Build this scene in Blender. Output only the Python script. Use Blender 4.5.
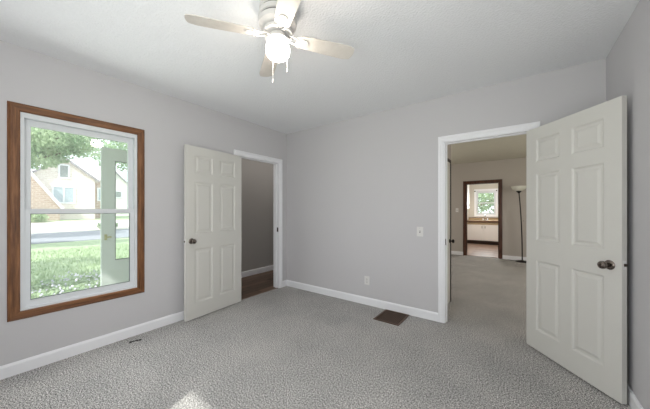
import bpy, bmesh, math, random
from mathutils import Vector, Matrix
PI = math.pi
R = math.radians
random.seed(7)
S = bpy.context.scene
C = S.collection
for o in list(bpy.data.objects): bpy.data.objects.remove(o)

# ------------------------------------------------------------------ camera
EYE = 1.29
cd = bpy.data.cameras.new('camera'); cam = bpy.data.objects.new('camera', cd); C.objects.link(cam)
cam.location = (0, 0, EYE); cam.rotation_euler = (R(90), 0, R(36.27))
cd.sensor_width = 36; cd.lens = 262/650*36; cd.shift_y = 5.5/650; cd.clip_start = 0.02; cd.clip_end = 300
S.camera = cam

# ------------------------------------------------------------------ world, sun, window daylight, added fill lamps, exposure
w = bpy.data.worlds.new('sky'); S.world = w; w.use_nodes = True
bgn = w.node_tree.nodes['Background']; bgn.inputs[0].default_value = (0.86, 0.93, 1.0, 1); bgn.inputs[1].default_value = 2.1
sd = bpy.data.lights.new('sun', 'SUN'); sun = bpy.data.objects.new('sun', sd); C.objects.link(sun)
sd.energy = 5.5; sd.angle = R(1.2); sd.color = (1.0, 0.97, 0.92)
el = R(45.5); trav = Vector((-0.38*math.cos(el), 0.925*math.cos(el), -math.sin(el)))
sun.rotation_euler = trav.to_track_quat('-Z', 'Y').to_euler()

def area(name, loc, direction, sx, sy, power, col=(1, 1, 1)):
    d = bpy.data.lights.new(name, 'AREA'); o = bpy.data.objects.new(name, d); C.objects.link(o)
    d.shape = 'RECTANGLE'; d.size = sx; d.size_y = sy; d.energy = power; d.color = col
    o.location = loc; o.rotation_euler = Vector(direction).to_track_quat('-Z', 'Y').to_euler()
    return o
area('fill_near_window', (-0.62, -0.77, 1.35), (-0.1, 1, 0.65), 1.0, 1.4, 29, (0.99, 0.99, 0.99))  # added fill in the near window opening, tilted up towards the ceiling
area('fill_right_window', (0.58, -0.2, 1.35), (-1, 0.25, 0.4), 0.7, 1.3, 12, (0.99, 0.99, 0.99))  # added side fill, set in an added window
area('daylight_left_window', (-3.12, 0.64, 1.28), (1, 0, -0.1), 0.7, 1.4, 10, (0.97, 0.985, 1.0))
area('fill_living_right', (2.55, 5.8, 1.5), (-1, 0, 0), 1.5, 1.3, 34, (1.0, 0.92, 0.83))  # added warm fill brightening the room behind from the right
area('fill_living_left', (-3.10, 6.2, 1.5), (1, 0, 0), 1.5, 1.3, 20, (1.0, 0.92, 0.84))  # second added warm fill for the room behind, from the left
area('daylight_kitchen', (-1.0, 12.0, 1.6), (0, -1, -0.2), 0.6, 0.9, 14, (0.95, 1.0, 1.0))
area('fill_kitchen_ceiling', (-0.6, 9.9, 2.42), (-0.05, 0.35, -1), 0.4, 0.4, 32, (1.0, 0.97, 0.94))  # added fill to brighten the cabinets; no lamp fixture here
area('fill_hall_ceiling', (-3.75, 3.6, 2.44), (0, 0, -1), 0.7, 2.4, 5.5, (1.0, 0.96, 0.92))  # added wide fill evening out the hall, without a fixture
vs = S.view_settings
vs.view_transform = 'Standard'; vs.look = 'None'; vs.gamma = 1; vs.exposure = 0.12; vs.use_curve_mapping = False

# ------------------------------------------------------------------ materials
def srgb(r, g, b):
    f = lambda c: (c/255/12.92) if c/255 <= 0.04045 else ((c/255+0.055)/1.055)**2.4
    return (f(r), f(g), f(b), 1)
def newmat(name):
    m = bpy.data.materials.new(name); m.use_nodes = True
    return m, m.node_tree, m.node_tree.nodes['Principled BSDF']
def mat(name, col, rough=0.6, metal=0.0, nscale=None, namt=0.08, bump=None, bscale=80, emit=None, estr=0, stretch=None, spec=None):
    m, nt, p = newmat(name)
    p.inputs['Base Color'].default_value = col; p.inputs['Roughness'].default_value = rough; p.inputs['Metallic'].default_value = metal
    if spec is not None: p.inputs['Specular IOR Level'].default_value = spec
    tc = nt.nodes.new('ShaderNodeTexCoord'); mp = nt.nodes.new('ShaderNodeMapping'); nt.links.new(tc.outputs['Object'], mp.inputs[0])
    if stretch: mp.inputs['Scale'].default_value = stretch
    n = nt.nodes.new('ShaderNodeTexNoise'); n.inputs['Scale'].default_value = nscale or 6; n.inputs['Detail'].default_value = 4
    nt.links.new(mp.outputs[0], n.inputs['Vector'])
    mx = nt.nodes.new('ShaderNodeMix'); mx.data_type = 'RGBA'; mx.inputs[6].default_value = tuple(c*(1-namt) for c in col[:3])+(1,)
    mx.inputs[7].default_value = tuple(min(1, c*(1+namt)) for c in col[:3])+(1,)
    nt.links.new(n.outputs['Fac'], mx.inputs[0]); nt.links.new(mx.outputs[2], p.inputs['Base Color'])
    if bump:
        n2 = nt.nodes.new('ShaderNodeTexNoise'); n2.inputs['Scale'].default_value = bscale; n2.inputs['Detail'].default_value = 3
        nt.links.new(mp.outputs[0], n2.inputs['Vector'])
        b = nt.nodes.new('ShaderNodeBump'); b.inputs['Strength'].default_value = bump; b.inputs['Distance'].default_value = 0.01
        nt.links.new(n2.outputs['Fac'], b.inputs['Height']); nt.links.new(b.outputs[0], p.inputs['Normal'])
    if emit:
        p.inputs['Emission Color'].default_value = emit; p.inputs['Emission Strength'].default_value = estr
    return m
def ramp(nt, src, stops):
    r = nt.nodes.new('ShaderNodeValToRGB'); e = r.color_ramp.elements
    e[0].position, e[0].color = stops[0]; e[1].position, e[1].color = stops[-1]
    for pos, c in stops[1:-1]:
        x = e.new(pos); x.color = c
    nt.links.new(src, r.inputs[0]); return r
def carpet_mat():
    m, nt, p = newmat('carpet_pile')
    tc = nt.nodes.new('ShaderNodeTexCoord')
    n = nt.nodes.new('ShaderNodeTexNoise'); n.inputs['Scale'].default_value = 95; n.inputs['Detail'].default_value = 5; n.inputs['Roughness'].default_value = 0.8
    nt.links.new(tc.outputs['Object'], n.inputs['Vector'])
    n4 = nt.nodes.new('ShaderNodeTexNoise'); n4.inputs['Scale'].default_value = 170; n4.inputs['Detail'].default_value = 2; nt.links.new(tc.outputs['Object'], n4.inputs['Vector'])
    av = nt.nodes.new('ShaderNodeMix'); av.data_type = 'FLOAT'; av.inputs[0].default_value = 0.4; nt.links.new(n.outputs['Fac'], av.inputs[2]); nt.links.new(n4.outputs['Fac'], av.inputs[3])
    r = ramp(nt, av.outputs[0], [(0.41, srgb(55, 53, 52)), (0.465, srgb(132, 130, 129)), (0.515, srgb(188, 186, 184)), (0.575, srgb(249, 247, 244))])
    n3 = nt.nodes.new('ShaderNodeTexNoise'); n3.inputs['Scale'].default_value = 2.2; n3.inputs['Detail'].default_value = 3
    nt.links.new(tc.outputs['Object'], n3.inputs['Vector'])
    r3 = ramp(nt, n3.outputs['Fac'], [(0.3, (0.86, 0.86, 0.86, 1)), (0.7, (1.06, 1.05, 1.04, 1))])
    mx = nt.nodes.new('ShaderNodeMix'); mx.data_type = 'RGBA'; mx.blend_type = 'MULTIPLY'; mx.inputs[0].default_value = 1
    nt.links.new(r.outputs[0], mx.inputs[6]); nt.links.new(r3.outputs[0], mx.inputs[7]); nt.links.new(mx.outputs[2], p.inputs['Base Color'])
    b = nt.nodes.new('ShaderNodeBump'); b.inputs['Strength'].default_value = 0.4; b.inputs['Distance'].default_value = 0.008
    nt.links.new(n.outputs['Fac'], b.inputs['Height']); nt.links.new(b.outputs[0], p.inputs['Normal'])
    p.inputs['Roughness'].default_value = 1; p.inputs['Specular IOR Level'].default_value = 0.05
    return m
def plank_mat(name, c1, c2, dark, width, axis='Y', rough=0.4):
    m, nt, p = newmat(name)
    tc = nt.nodes.new('ShaderNodeTexCoord'); mp = nt.nodes.new('ShaderNodeMapping'); nt.links.new(tc.outputs['Object'], mp.inputs[0])
    if axis == 'Y': mp.inputs['Rotation'].default_value = (0, 0, R(90))
    br = nt.nodes.new('ShaderNodeTexBrick'); br.inputs['Color1'].default_value = c1; br.inputs['Color2'].default_value = c2
    br.inputs['Mortar'].default_value = dark; br.inputs['Scale'].default_value = 1; br.inputs['Mortar Size'].default_value = 0.004
    br.inputs['Brick Width'].default_value = 1.1; br.inputs['Row Height'].default_value = width
    nt.links.new(mp.outputs[0], br.inputs['Vector'])
    mp2 = nt.nodes.new('ShaderNodeMapping'); nt.links.new(mp.outputs[0], mp2.inputs[0]); mp2.inputs['Scale'].default_value = (2.5, 30, 1)
    n = nt.nodes.new('ShaderNodeTexNoise'); n.inputs['Scale'].default_value = 1.5; n.inputs['Detail'].default_value = 5; nt.links.new(mp2.outputs[0], n.inputs['Vector'])
    r = ramp(nt, n.outputs['Fac'], [(0.3, (0.5, 0.5, 0.5, 1)), (0.7, (1.3, 1.3, 1.3, 1))])
    mx = nt.nodes.new('ShaderNodeMix'); mx.data_type = 'RGBA'; mx.blend_type = 'MULTIPLY'; mx.inputs[0].default_value = 1
    nt.links.new(br.outputs[0], mx.inputs[6]); nt.links.new(r.outputs[0], mx.inputs[7]); nt.links.new(mx.outputs[2], p.inputs['Base Color'])
    p.inputs['Roughness'].default_value = rough
    return m
def wood_mat(name, dark, mid, light, stretch, rough=0.38):
    m, nt, p = newmat(name)
    tc = nt.nodes.new('ShaderNodeTexCoord'); mp = nt.nodes.new('ShaderNodeMapping'); nt.links.new(tc.outputs['Object'], mp.inputs[0])
    mp.inputs['Scale'].default_value = stretch
    n = nt.nodes.new('ShaderNodeTexNoise'); n.inputs['Scale'].default_value = 1; n.inputs['Detail'].default_value = 6; n.inputs['Roughness'].default_value = 0.65
    nt.links.new(mp.outputs[0], n.inputs['Vector'])
    r = ramp(nt, n.outputs['Fac'], [(0.3, dark), (0.5, mid), (0.7, light)])
    nt.links.new(r.outputs[0], p.inputs['Base Color']); p.inputs['Roughness'].default_value = rough
    return m
def brick_mat(name, c1, c2, mortar):
    m, nt, p = newmat(name)
    tc = nt.nodes.new('ShaderNodeTexCoord'); mp = nt.nodes.new('ShaderNodeMapping'); nt.links.new(tc.outputs['Object'], mp.inputs[0])
    mp.inputs['Rotation'].default_value = (R(90), 0, R(90))
    br = nt.nodes.new('ShaderNodeTexBrick'); br.inputs['Color1'].default_value = c1; br.inputs['Color2'].default_value = c2
    br.inputs['Mortar'].default_value = mortar; br.inputs['Scale'].default_value = 1; br.inputs['Mortar Size'].default_value = 0.03
    br.inputs['Brick Width'].default_value = 0.5; br.inputs['Row Height'].default_value = 0.2
    sx = nt.nodes.new('ShaderNodeSeparateXYZ'); cx = nt.nodes.new('ShaderNodeCombineXYZ')
    nt.links.new(tc.outputs['Object'], sx.inputs[0]); nt.links.new(sx.outputs[1], cx.inputs[0]); nt.links.new(sx.outputs[2], cx.inputs[1])
    nt.links.new(cx.outputs[0], br.inputs['Vector']); nt.links.new(br.outputs[0], p.inputs['Base Color'])
    p.inputs['Roughness'].default_value = 0.9
    return m
def glass_mat(name, haze=0.02, tint=(0.97, 0.99, 0.98, 1), ior=1.5):
    m, nt, p = newmat(name); nt.nodes.remove(p)
    out = nt.nodes['Material Output']
    t = nt.nodes.new('ShaderNodeBsdfTransparent'); t.inputs[0].default_value = tint
    g = nt.nodes.new('ShaderNodeBsdfGlossy'); g.inputs['Roughness'].default_value = 0.02
    d = nt.nodes.new('ShaderNodeBsdfDiffuse'); d.inputs[0].default_value = (0.9, 0.93, 0.9, 1)
    fr = nt.nodes.new('ShaderNodeFresnel'); fr.inputs[0].default_value = ior
    m1 = nt.nodes.new('ShaderNodeMixShader'); m2 = nt.nodes.new('ShaderNodeMixShader')
    ge = nt.nodes.new('ShaderNodeNewGeometry'); iv = nt.nodes.new('ShaderNodeMath'); iv.operation = 'SUBTRACT'; iv.inputs[0].default_value = 1; nt.links.new(ge.outputs['Backfacing'], iv.inputs[1])
    ml = nt.nodes.new('ShaderNodeMath'); ml.operation = 'MULTIPLY'; nt.links.new(fr.outputs[0], ml.inputs[0]); nt.links.new(iv.outputs[0], ml.inputs[1])   # the outer skin of the pane reflects
    nt.links.new(ml.outputs[0], m1.inputs[0]); nt.links.new(t.outputs[0], m1.inputs[1]); nt.links.new(g.outputs[0], m1.inputs[2])
    m2.inputs[0].default_value = haze; nt.links.new(m1.outputs[0], m2.inputs[1]); nt.links.new(d.outputs[0], m2.inputs[2])
    nt.links.new(m2.outputs[0], out.inputs[0])
    return m
def leaf_mat(name, c1, c2, nscale=0.8):
    m, nt, p = newmat(name)
    tc = nt.nodes.new('ShaderNodeTexCoord'); n = nt.nodes.new('ShaderNodeTexNoise'); n.inputs['Scale'].default_value = nscale
    nt.links.new(tc.outputs['Object'], n.inputs['Vector'])
    r = ramp(nt, n.outputs['Fac'], [(0.35, c1), (0.65, c2)]); nt.links.new(r.outputs[0], p.inputs['Base Color'])
    p.inputs['Roughness'].default_value = 0.6
    tr = nt.nodes.new('ShaderNodeBsdfTranslucent'); nt.links.new(r.outputs[0], tr.inputs[0])
    mx = nt.nodes.new('ShaderNodeMixShader'); mx.inputs[0].default_value = 0.4
    nt.links.new(p.outputs[0], mx.inputs[1]); nt.links.new(tr.outputs[0], mx.inputs[2]); nt.links.new(mx.outputs[0], nt.nodes['Material Output'].inputs[0])
    return m

WALL = mat('wall_paint', srgb(206, 204, 206), 0.75, nscale=1.5, namt=0.015, bump=0.05, bscale=120)
CEIL = mat('ceiling_texture', srgb(244, 245, 247), 0.9, nscale=55, namt=0.03, bump=0.55, bscale=70)
TRIM = mat('white_trim_paint', srgb(246, 246, 249), 0.4, namt=0.01)
DOORW = mat('door_paint', srgb(216, 214, 208), 0.42, namt=0.012)
CARPET = carpet_mat()
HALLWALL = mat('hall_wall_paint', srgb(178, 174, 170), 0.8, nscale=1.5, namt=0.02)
LIVWALL = mat('living_wall_paint', srgb(186, 179, 172), 0.8, nscale=1.2, namt=0.02)
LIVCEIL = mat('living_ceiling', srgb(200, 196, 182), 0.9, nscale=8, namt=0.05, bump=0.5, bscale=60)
KWALL = mat('kitchen_wall_paint', srgb(214, 208, 198), 0.8, namt=0.02)
HALLFLOOR = plank_mat('dark_plank_floor', srgb(134, 108, 90), srgb(88, 70, 58), srgb(44, 36, 30), 0.13)
KFLOOR = plank_mat('kitchen_plank_floor', srgb(172, 142, 124), srgb(134, 108, 94), srgb(92, 72, 62), 0.12, axis='X')
W1, W2, W3 = srgb(70, 42, 24), srgb(120, 78, 46), srgb(156, 108, 68)
WOOD_V = wood_mat('stained_casing_upright', W1, W2, W3, (45, 45, 3))
WOOD_H = wood_mat('stained_casing_level', W1, W2, W3, (45, 3, 45))
DARKWOOD = wood_mat('dark_brown_casing', srgb(48, 26, 17), srgb(78, 46, 32), srgb(104, 66, 48), (30, 30, 4))
COUNTER = wood_mat('counter_edge_wood', srgb(62, 40, 26), srgb(92, 62, 42), srgb(120, 86, 60), (4, 30, 30))
TAN = mat('tan_laminate', srgb(176, 152, 120), 0.5, nscale=20)
TOE = mat('toe_kick_brown', srgb(58, 38, 30), 0.6)
VINYL = mat('white_vinyl', srgb(226, 229, 232), 0.35, namt=0.01)
GASKET = mat('gasket_grey', srgb(96, 102, 104), 0.6)
NICKEL = mat('antique_nickel', srgb(124, 115, 108), 0.22, 1.0, namt=0.05)
DNICKEL = mat('tarnished_metal', srgb(86, 76, 68), 0.35, 1.0)
BRASS = mat('aged_brass', srgb(190, 184, 130), 0.4, 0.6)
CHROME = mat('chrome', srgb(205, 212, 222), 0.12, 1.0)
BLACK = mat('black_metal', srgb(34, 31, 30), 0.4, 0.3)
PLASTIC = mat('white_plastic', srgb(228, 226, 224), 0.35, namt=0.01)
SLOT = mat('slot_dark', srgb(70, 68, 66), 0.6)
BROWNM = mat('brown_register_metal', srgb(98, 76, 60), 0.45, 0.2, nscale=30, namt=0.2)
DUCT = mat('duct_dark', srgb(36, 28, 23), 0.8)
FANW = mat('fan_white_enamel', srgb(206, 203, 200), 0.35, namt=0.01)
FANVENT = mat('fan_vent_grey', srgb(92, 90, 90), 0.6)
BLADE = wood_mat('fan_blade_whitewash', srgb(198, 192, 184), srgb(212, 206, 198), srgb(222, 217, 210), (6, 6, 6), 0.45)
GLOBE = mat('lit_globe_glass', srgb(255, 250, 240), 0.3, emit=(1.0, 0.90, 0.78, 1), estr=30)
SHADE = mat('frosted_lamp_bowl', srgb(226, 226, 214), 0.45)
GLASS = glass_mat('window_glass', 0.10)  # haze share lays a pale veil of dust and glare over the view
GLASS2 = glass_mat('storm_glass', 0.03)
CABW = mat('cabinet_white', srgb(236, 231, 224), 0.45, namt=0.02)
GRASS = mat('lawn_green', srgb(160, 176, 140), 0.95, nscale=3.5, namt=0.35, bump=0.5, bscale=20)
BLADEG = leaf_mat('grass_blade', srgb(144, 166, 124), srgb(186, 200, 162), 2)
ROAD = mat('road_asphalt', srgb(150, 152, 160), 0.9, nscale=2, namt=0.1)
DRIVE = mat('driveway_concrete', srgb(214, 206, 196), 0.9, nscale=1, namt=0.06)
LEAF1 = leaf_mat('leaves_mid_green', srgb(120, 146, 118), srgb(176, 196, 158))
LEAF2 = leaf_mat('leaves_light_green', srgb(136, 162, 126), srgb(192, 208, 172))
LEAF3 = leaf_mat('leaves_blue_green', srgb(100, 134, 110), srgb(150, 178, 146))
BARK = mat('bark', srgb(104, 90, 78), 0.95, nscale=8, namt=0.3, bump=0.8, bscale=20)
PETAL = mat('white_lilac_petal', srgb(230, 224, 240), 0.7)
BRICKP = brick_mat('pale_brick', srgb(226, 216, 208), srgb(208, 196, 186), srgb(230, 224, 216))
BRICKT = brick_mat('tan_brick', srgb(184, 164, 150), srgb(168, 148, 134), srgb(200, 186, 174))
ROOFM = mat('grey_shingle', srgb(224, 220, 222), 0.95, nscale=3, namt=0.1)
RAKE = mat('grey_rake_board', srgb(146, 142, 146), 0.8)
SIDING = mat('pale_siding', srgb(232, 228, 224), 0.8)
DARKGL = mat('house_window_glass', srgb(170, 182, 188), 0.15, spec=0.8)
DARKGL2 = mat('attic_window_glass', srgb(142, 148, 146), 0.2)
CONC = mat('porch_concrete', srgb(170, 168, 162), 0.9, nscale=4)
STORM = mat('storm_door_paint', srgb(222, 226, 226), 0.5, namt=0.04)
DKEDGE = mat('door_dark_edge', srgb(46, 30, 24), 0.6)

# ------------------------------------------------------------------ mesh helpers
def box(bm, x0, x1, y0, y1, z0, z1):
    x0, x1 = min(x0, x1), max(x0, x1); y0, y1 = min(y0, y1), max(y0, y1); z0, z1 = min(z0, z1), max(z0, z1)
    v = [bm.verts.new(p) for p in ((x0,y0,z0),(x1,y0,z0),(x1,y1,z0),(x0,y1,z0),(x0,y0,z1),(x1,y0,z1),(x1,y1,z1),(x0,y1,z1))]
    for f in ((0,3,2,1),(4,5,6,7),(0,1,5,4),(1,2,6,5),(2,3,7,6),(3,0,4,7)): bm.faces.new([v[i] for i in f])
    return v
def bbx(bm, x0, x1, y0, y1, z0, z1, bev=0.003):
    t = bmesh.new(); box(t, x0, x1, y0, y1, z0, z1)
    bmesh.ops.bevel(t, geom=t.edges[:], offset=bev, segments=2, affect='EDGES')
    me = bpy.data.meshes.new('t'); t.to_mesh(me); t.free(); bm.from_mesh(me); bpy.data.meshes.remove(me)
def lathe(bm, prof, cen=(0, 0, 0), seg=32, axis='Z', close=True):
    rings = []
    for r, z in prof:
        ring = []
        for i in range(seg):
            a = 2*PI*i/seg; p = (r*math.cos(a), r*math.sin(a), z)
            if axis == 'Y': p = (p[0], p[2], p[1])
            if axis == 'X': p = (p[2], p[0], p[1])
            ring.append(bm.verts.new((p[0]+cen[0], p[1]+cen[1], p[2]+cen[2])))
        rings.append(ring)
    for a, b in zip(rings, rings[1:]):
        for i in range(seg): bm.faces.new((a[i], a[(i+1) % seg], b[(i+1) % seg], b[i]))
    if close:
        bm.faces.new(rings[0]); bm.faces.new(rings[-1])
def tube(bm, pts, r, seg=10, radii=None):
    pts = [Vector(p) for p in pts]; rings = []
    for i, p in enumerate(pts):
        d = (pts[min(i+1, len(pts)-1)]-pts[max(i-1, 0)]).normalized()
        u = d.orthogonal().normalized() if i == 0 else (u - d*u.dot(d)).normalized()
        v = d.cross(u); rr = radii[i] if radii else r
        rings.append([bm.verts.new(p+u*rr*math.cos(2*PI*k/seg)+v*rr*math.sin(2*PI*k/seg)) for k in range(seg)])
    for a, b in zip(rings, rings[1:]):
        for i in range(seg): bm.faces.new((a[i], a[(i+1) % seg], b[(i+1) % seg], b[i]))
    bm.faces.new(rings[0]); bm.faces.new(rings[-1])
def prism(bm, pts, off):
    a = [bm.verts.new(p) for p in pts]; b = [bm.verts.new(Vector(p)+Vector(off)) for p in pts]
    bm.faces.new(a); bm.faces.new(b[::-1]); n = len(a)
    for i in range(n): bm.faces.new((a[i], a[(i+1) % n], b[(i+1) % n], b[i]))
def tag(o, label=None, cat=None, group=None, kind=None):
    if label: o['label'] = label
    if cat: o['category'] = cat
    if group: o['group'] = group
    if kind: o['kind'] = kind
    return o
def obj(name, bm, m, parent=None, smooth=False, origin=None, recalc=True):
    if recalc: bmesh.ops.recalc_face_normals(bm, faces=bm.faces[:])
    if parent is None and origin == 'base':
        xs = [v.co.x for v in bm.verts]; ys = [v.co.y for v in bm.verts]; zs = [v.co.z for v in bm.verts]
        origin = Vector(((min(xs)+max(xs))/2, (min(ys)+max(ys))/2, min(zs)))
        for v in bm.verts: v.co -= origin
    me = bpy.data.meshes.new(name); bm.to_mesh(me); bm.free()
    for x in (m if isinstance(m, (list, tuple)) else [m]): me.materials.append(x)
    if smooth:
        for p in me.polygons: p.use_smooth = True
        me.set_sharp_from_angle(angle=R(38))
    o = bpy.data.objects.new(name, me); C.objects.link(o)
    if parent: o.parent = parent
    elif isinstance(origin, Vector): o.location = origin
    return o
def empty(name, loc, rz=0):
    o = bpy.data.objects.new(name, None); C.objects.link(o); o.location = loc; o.rotation_euler = (0, 0, rz); o.empty_display_size = 0.1
    return o
def B(): return bmesh.new()
def struct(name, bm, m, label, cat, parent=None):
    return tag(obj(name, bm, m, parent), label, cat, None, 'structure')
def cells(bm, mp, n0, n1, u0, u1, z0, z1, holes):
    us = sorted({u0, u1, *[h[0] for h in holes], *[h[1] for h in holes]}); zs = sorted({z0, z1, *[h[2] for h in holes], *[h[3] for h in holes]})
    for a, b in zip(us, us[1:]):
        run = None
        for c, d in zip(zs, zs[1:]):
            hole = any(h[0] <= a and b <= h[1] and h[2] <= c and d <= h[3] for h in holes)
            if not hole: run = (run[0], d) if run else (c, d)
            if (hole or d == zs[-1]) and run:
                p, q = mp(a, n0, run[0]), mp(b, n1, run[1]); box(bm, p[0], q[0], p[1], q[1], p[2], q[2]); run = None
# wall frames: mp(u, n, z) with n counted from the wall face into the room
def mpL(P): return lambda u, n, z: (P+n, u, z)
def mpR(P): return lambda u, n, z: (P-n, u, z)
def mpB(P): return lambda u, n, z: (u, P-n, z)
def mpN(P): return lambda u, n, z: (u, P+n, z)
def frame_sweep(bm, mp, u0, u1, z0, z1, prof, closed=True, only=None):
    # prof: list of (offset outwards, n); mitred at the corners; only = one side index (0 left 1 top 2 right 3 bottom)
    def ringpts(o, n):
        if closed: return [mp(u0-o, n, z0-o), mp(u0-o, n, z1+o), mp(u1+o, n, z1+o), mp(u1+o, n, z0-o)]
        return [mp(u0-o, n, z0), mp(u0-o, n, z1+o), mp(u1+o, n, z1+o), mp(u1+o, n, z0)]
    sides = [(0, 1), (1, 2), (2, 3)] + ([(3, 0)] if closed else [])
    if only is not None: sides = [sides[only]]
    for a, b in sides:
        va = [bm.verts.new(ringpts(o, n)[a]) for o, n in prof]; vb = [bm.verts.new(ringpts(o, n)[b]) for o, n in prof]
        k = len(prof)
        for i in range(k): bm.faces.new((va[i], va[(i+1) % k], vb[(i+1) % k], vb[i]))
        bm.faces.new(va); bm.faces.new(vb[::-1])
def rectring(bm, mp, u0, u1, z0, z1, wl, wr, wb, wt, n0, n1):
    for a, b, c, d in ((u0, u0+wl, z0, z1), (u1-wr, u1, z0, z1), (u0+wl, u1-wr, z0, z0+wb), (u0+wl, u1-wr, z1-wt, z1)):
        p, q = mp(a, n0, c), mp(b, n1, d); box(bm, p[0], q[0], p[1], q[1], p[2], q[2])
def mbox(bm, mp, a, b, n0, n1, c, d):
    p, q = mp(a, n0, c), mp(b, n1, d); box(bm, p[0], q[0], p[1], q[1], p[2], q[2])

# ------------------------------------------------------------------ room shell
XL, XR, YB, YN, H = -3.175, 0.61, 3.22, -0.80, 2.585
T = 0.12
LH = 2.62
# floors
b = B(); box(b, XL-0.012, XR+0.1, YN-0.1, YB+T, -0.06, 0); box(b, -3.2, 2.6, YB+T, 8.40, -0.06, 0)
struct('floor', b, CARPET, 'speckled grey carpet running through the bedroom and the room behind', 'carpet')
b = B(); box(b, -4.24, XL-0.012, 2.0, 4.9, -0.064, -0.004)
struct('floor_hall', b, HALLFLOOR, 'dark brown plank floor of the hall behind the left doorway', 'floor')
b = B(); box(b, -1.62, 1.3, 8.40, 12.1, -0.062, -0.002)
struct('floor_kitchen', b, KFLOOR, 'brown plank floor of the far kitchen', 'floor')
# ceilings
b = B(); box(b, XL-0.05, XR+0.05, YN-0.05, YB+0.02, H, H+0.12)
struct('ceiling', b, CEIL, 'textured white bedroom ceiling above the fan', 'ceiling')
b = B(); box(b, -3.3, 2.7, YB+T-0.02, 8.4, LH, LH+0.12)
struct('ceiling_living', b, LIVCEIL, 'textured ceiling of the room behind the open door', 'ceiling')
b = B(); box(b, -4.4, XL-T+0.02, 1.98, 5.0, 2.5, 2.62); box(b, -1.8, 1.4, 8.4, 12.2, 2.5, 2.62)
struct('ceiling_hall_kitchen', b, LIVCEIL, 'ceilings of the hall and of the far kitchen', 'ceiling')
b = B(); box(b, -4.9, 2.9, -1.05, 12.5, 2.80, 3.0)
struct('roof_slab', b, ROOFM, 'roof over the rooms, out of sight', 'roof')
# walls
WIN = (0.244, 1.036, 0.49, 2.068)
LD = (2.245, 3.045, 0, 2.07)
b = B(); cells(b, mpL(XL), 0, -T, YN-0.15, YB+T, -0.06, 2.8, [WIN, (LD[0], LD[1], -0.008, LD[3])])
struct('wall_left', b, WALL, 'light grey wall holding the window and the left doorway', 'wall')
BD = (-0.675, 0.115, 0, 2.07)
b = B(); cells(b, mpB(YB), 0, -T, XL, XR+0.15, 0, 2.8, [BD])
struct('wall_back', b, WALL, 'light grey wall with switch, outlet and the wide open doorway', 'wall')
NW = (-1.205, -0.10, 0.60, 2.11)
b = B(); cells(b, mpN(YN), 0, -0.15, XL, XR+0.15, -0.06, 2.8, [NW])
struct('wall_near', b, WALL, 'light grey wall with a window, behind the viewer', 'wall')
RW = (-0.60, 0.15, 0.65, 2.05)
b = B(); cells(b, mpR(XR), 0, -0.15, YN, YB, -0.06, 2.8, [RW])
struct('wall_right', b, WALL, 'light grey wall close behind the open right door', 'wall')
# hall shell
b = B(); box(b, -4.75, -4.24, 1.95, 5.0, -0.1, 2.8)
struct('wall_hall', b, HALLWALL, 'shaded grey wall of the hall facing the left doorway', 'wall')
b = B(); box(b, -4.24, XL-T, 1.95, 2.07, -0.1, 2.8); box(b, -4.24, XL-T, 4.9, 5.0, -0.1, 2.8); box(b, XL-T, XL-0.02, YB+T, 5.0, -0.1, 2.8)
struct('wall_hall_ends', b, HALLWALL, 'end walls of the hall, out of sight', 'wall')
# living room shell
FD = (-1.17, -0.39, 0, 2.03)
b = B(); cells(b, mpB(8.35), 0, -T, -3.3, 2.7, 0, 2.8, [FD])
struct('wall_living_far', b, LIVWALL, 'taupe wall around the brown trimmed kitchen doorway', 'wall')
b = B(); cells(b, mpR(2.6), 0, -T, YB+T, 8.35, -0.06, 2.8, [(5.05, 6.55, 0.85, 2.15)])
struct('wall_living_right', b, LIVWALL, 'right wall of the room behind, out of sight', 'wall')
b = B(); cells(b, mpL(-3.2), 0, -T, 5.0, 8.35, -0.06, 2.8, [(5.45, 6.95, 0.85, 2.15)]); 
struct('wall_living_left', b, LIVWALL, 'left wall of the room behind, out of sight', 'wall')
b = B(); box(b, XR+0.15, 2.72, YB, YB+T, 0, 2.8)
struct('wall_living_near', b, LIVWALL, 'near wall of the room behind, out of sight', 'wall')
PX = -0.766
b = B(); box(b, PX-0.1, PX, YB+T, 4.12, 0, 2.7); box(b, -1.7, PX-0.1, 4.02, 4.12, 0, 2.7)
struct('wall_closet', b, LIVWALL, 'closet wall just inside the room behind, beside the closet door', 'wall')
# kitchen shell
KW = (-1.33, -0.67, 1.10, 2.05)
b = B(); cells(b, mpB(12.1), 0, -T, -1.75, 1.42, -0.06, 2.8, [KW]); box(b, -1.74, -1.62, 8.47, 12.1, -0.06, 2.8); box(b, 1.3, 1.42, 8.47, 12.1, -0.06, 2.8)
struct('wall_kitchen', b, KWALL, 'pale kitchen walls around the kitchen window', 'wall')

# baseboards
def baseboard(name, mp, runs, label, h=0.10, m=TRIM):
    b = B()
    for u0, u1 in runs:
        pr = [(0, 0), (0.014, 0), (0.014, h-0.018), (0.008, h-0.004), (0.004, h), (0, h)]
        va = [b.verts.new(mp(u0, n, z)) for n, z in pr]; vb = [b.verts.new(mp(u1, n, z)) for n, z in pr]; k = len(pr)
        for i in range(k): b.faces.new((va[i], va[(i+1) % k], vb[(i+1) % k], vb[i]))
        b.faces.new(va); b.faces.new(vb[::-1])
    return struct(name, b, m, label, 'baseboard')
baseboard('baseboard_left', mpL(XL), [(YN, LD[0]-0.062), (LD[1]+0.062, YB)], 'white baseboard under the window wall')
baseboard('baseboard_back', mpB(YB), [(XL+0.014, BD[0]-0.062), (BD[1]+0.062, XR-0.014)], 'white baseboard along the switch and outlet wall')
baseboard('baseboard_right', mpR(XR), [(YN, YB)], 'white baseboard behind the open right door')
baseboard('baseboard_near', mpN(YN), [(XL+0.014, XR-0.014)], 'white baseboard behind the viewer')
baseboard('baseboard_hall', mpL(-4.24), [(2.07, 4.9)], 'white baseboard in the dim hall', 0.11)
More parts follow.
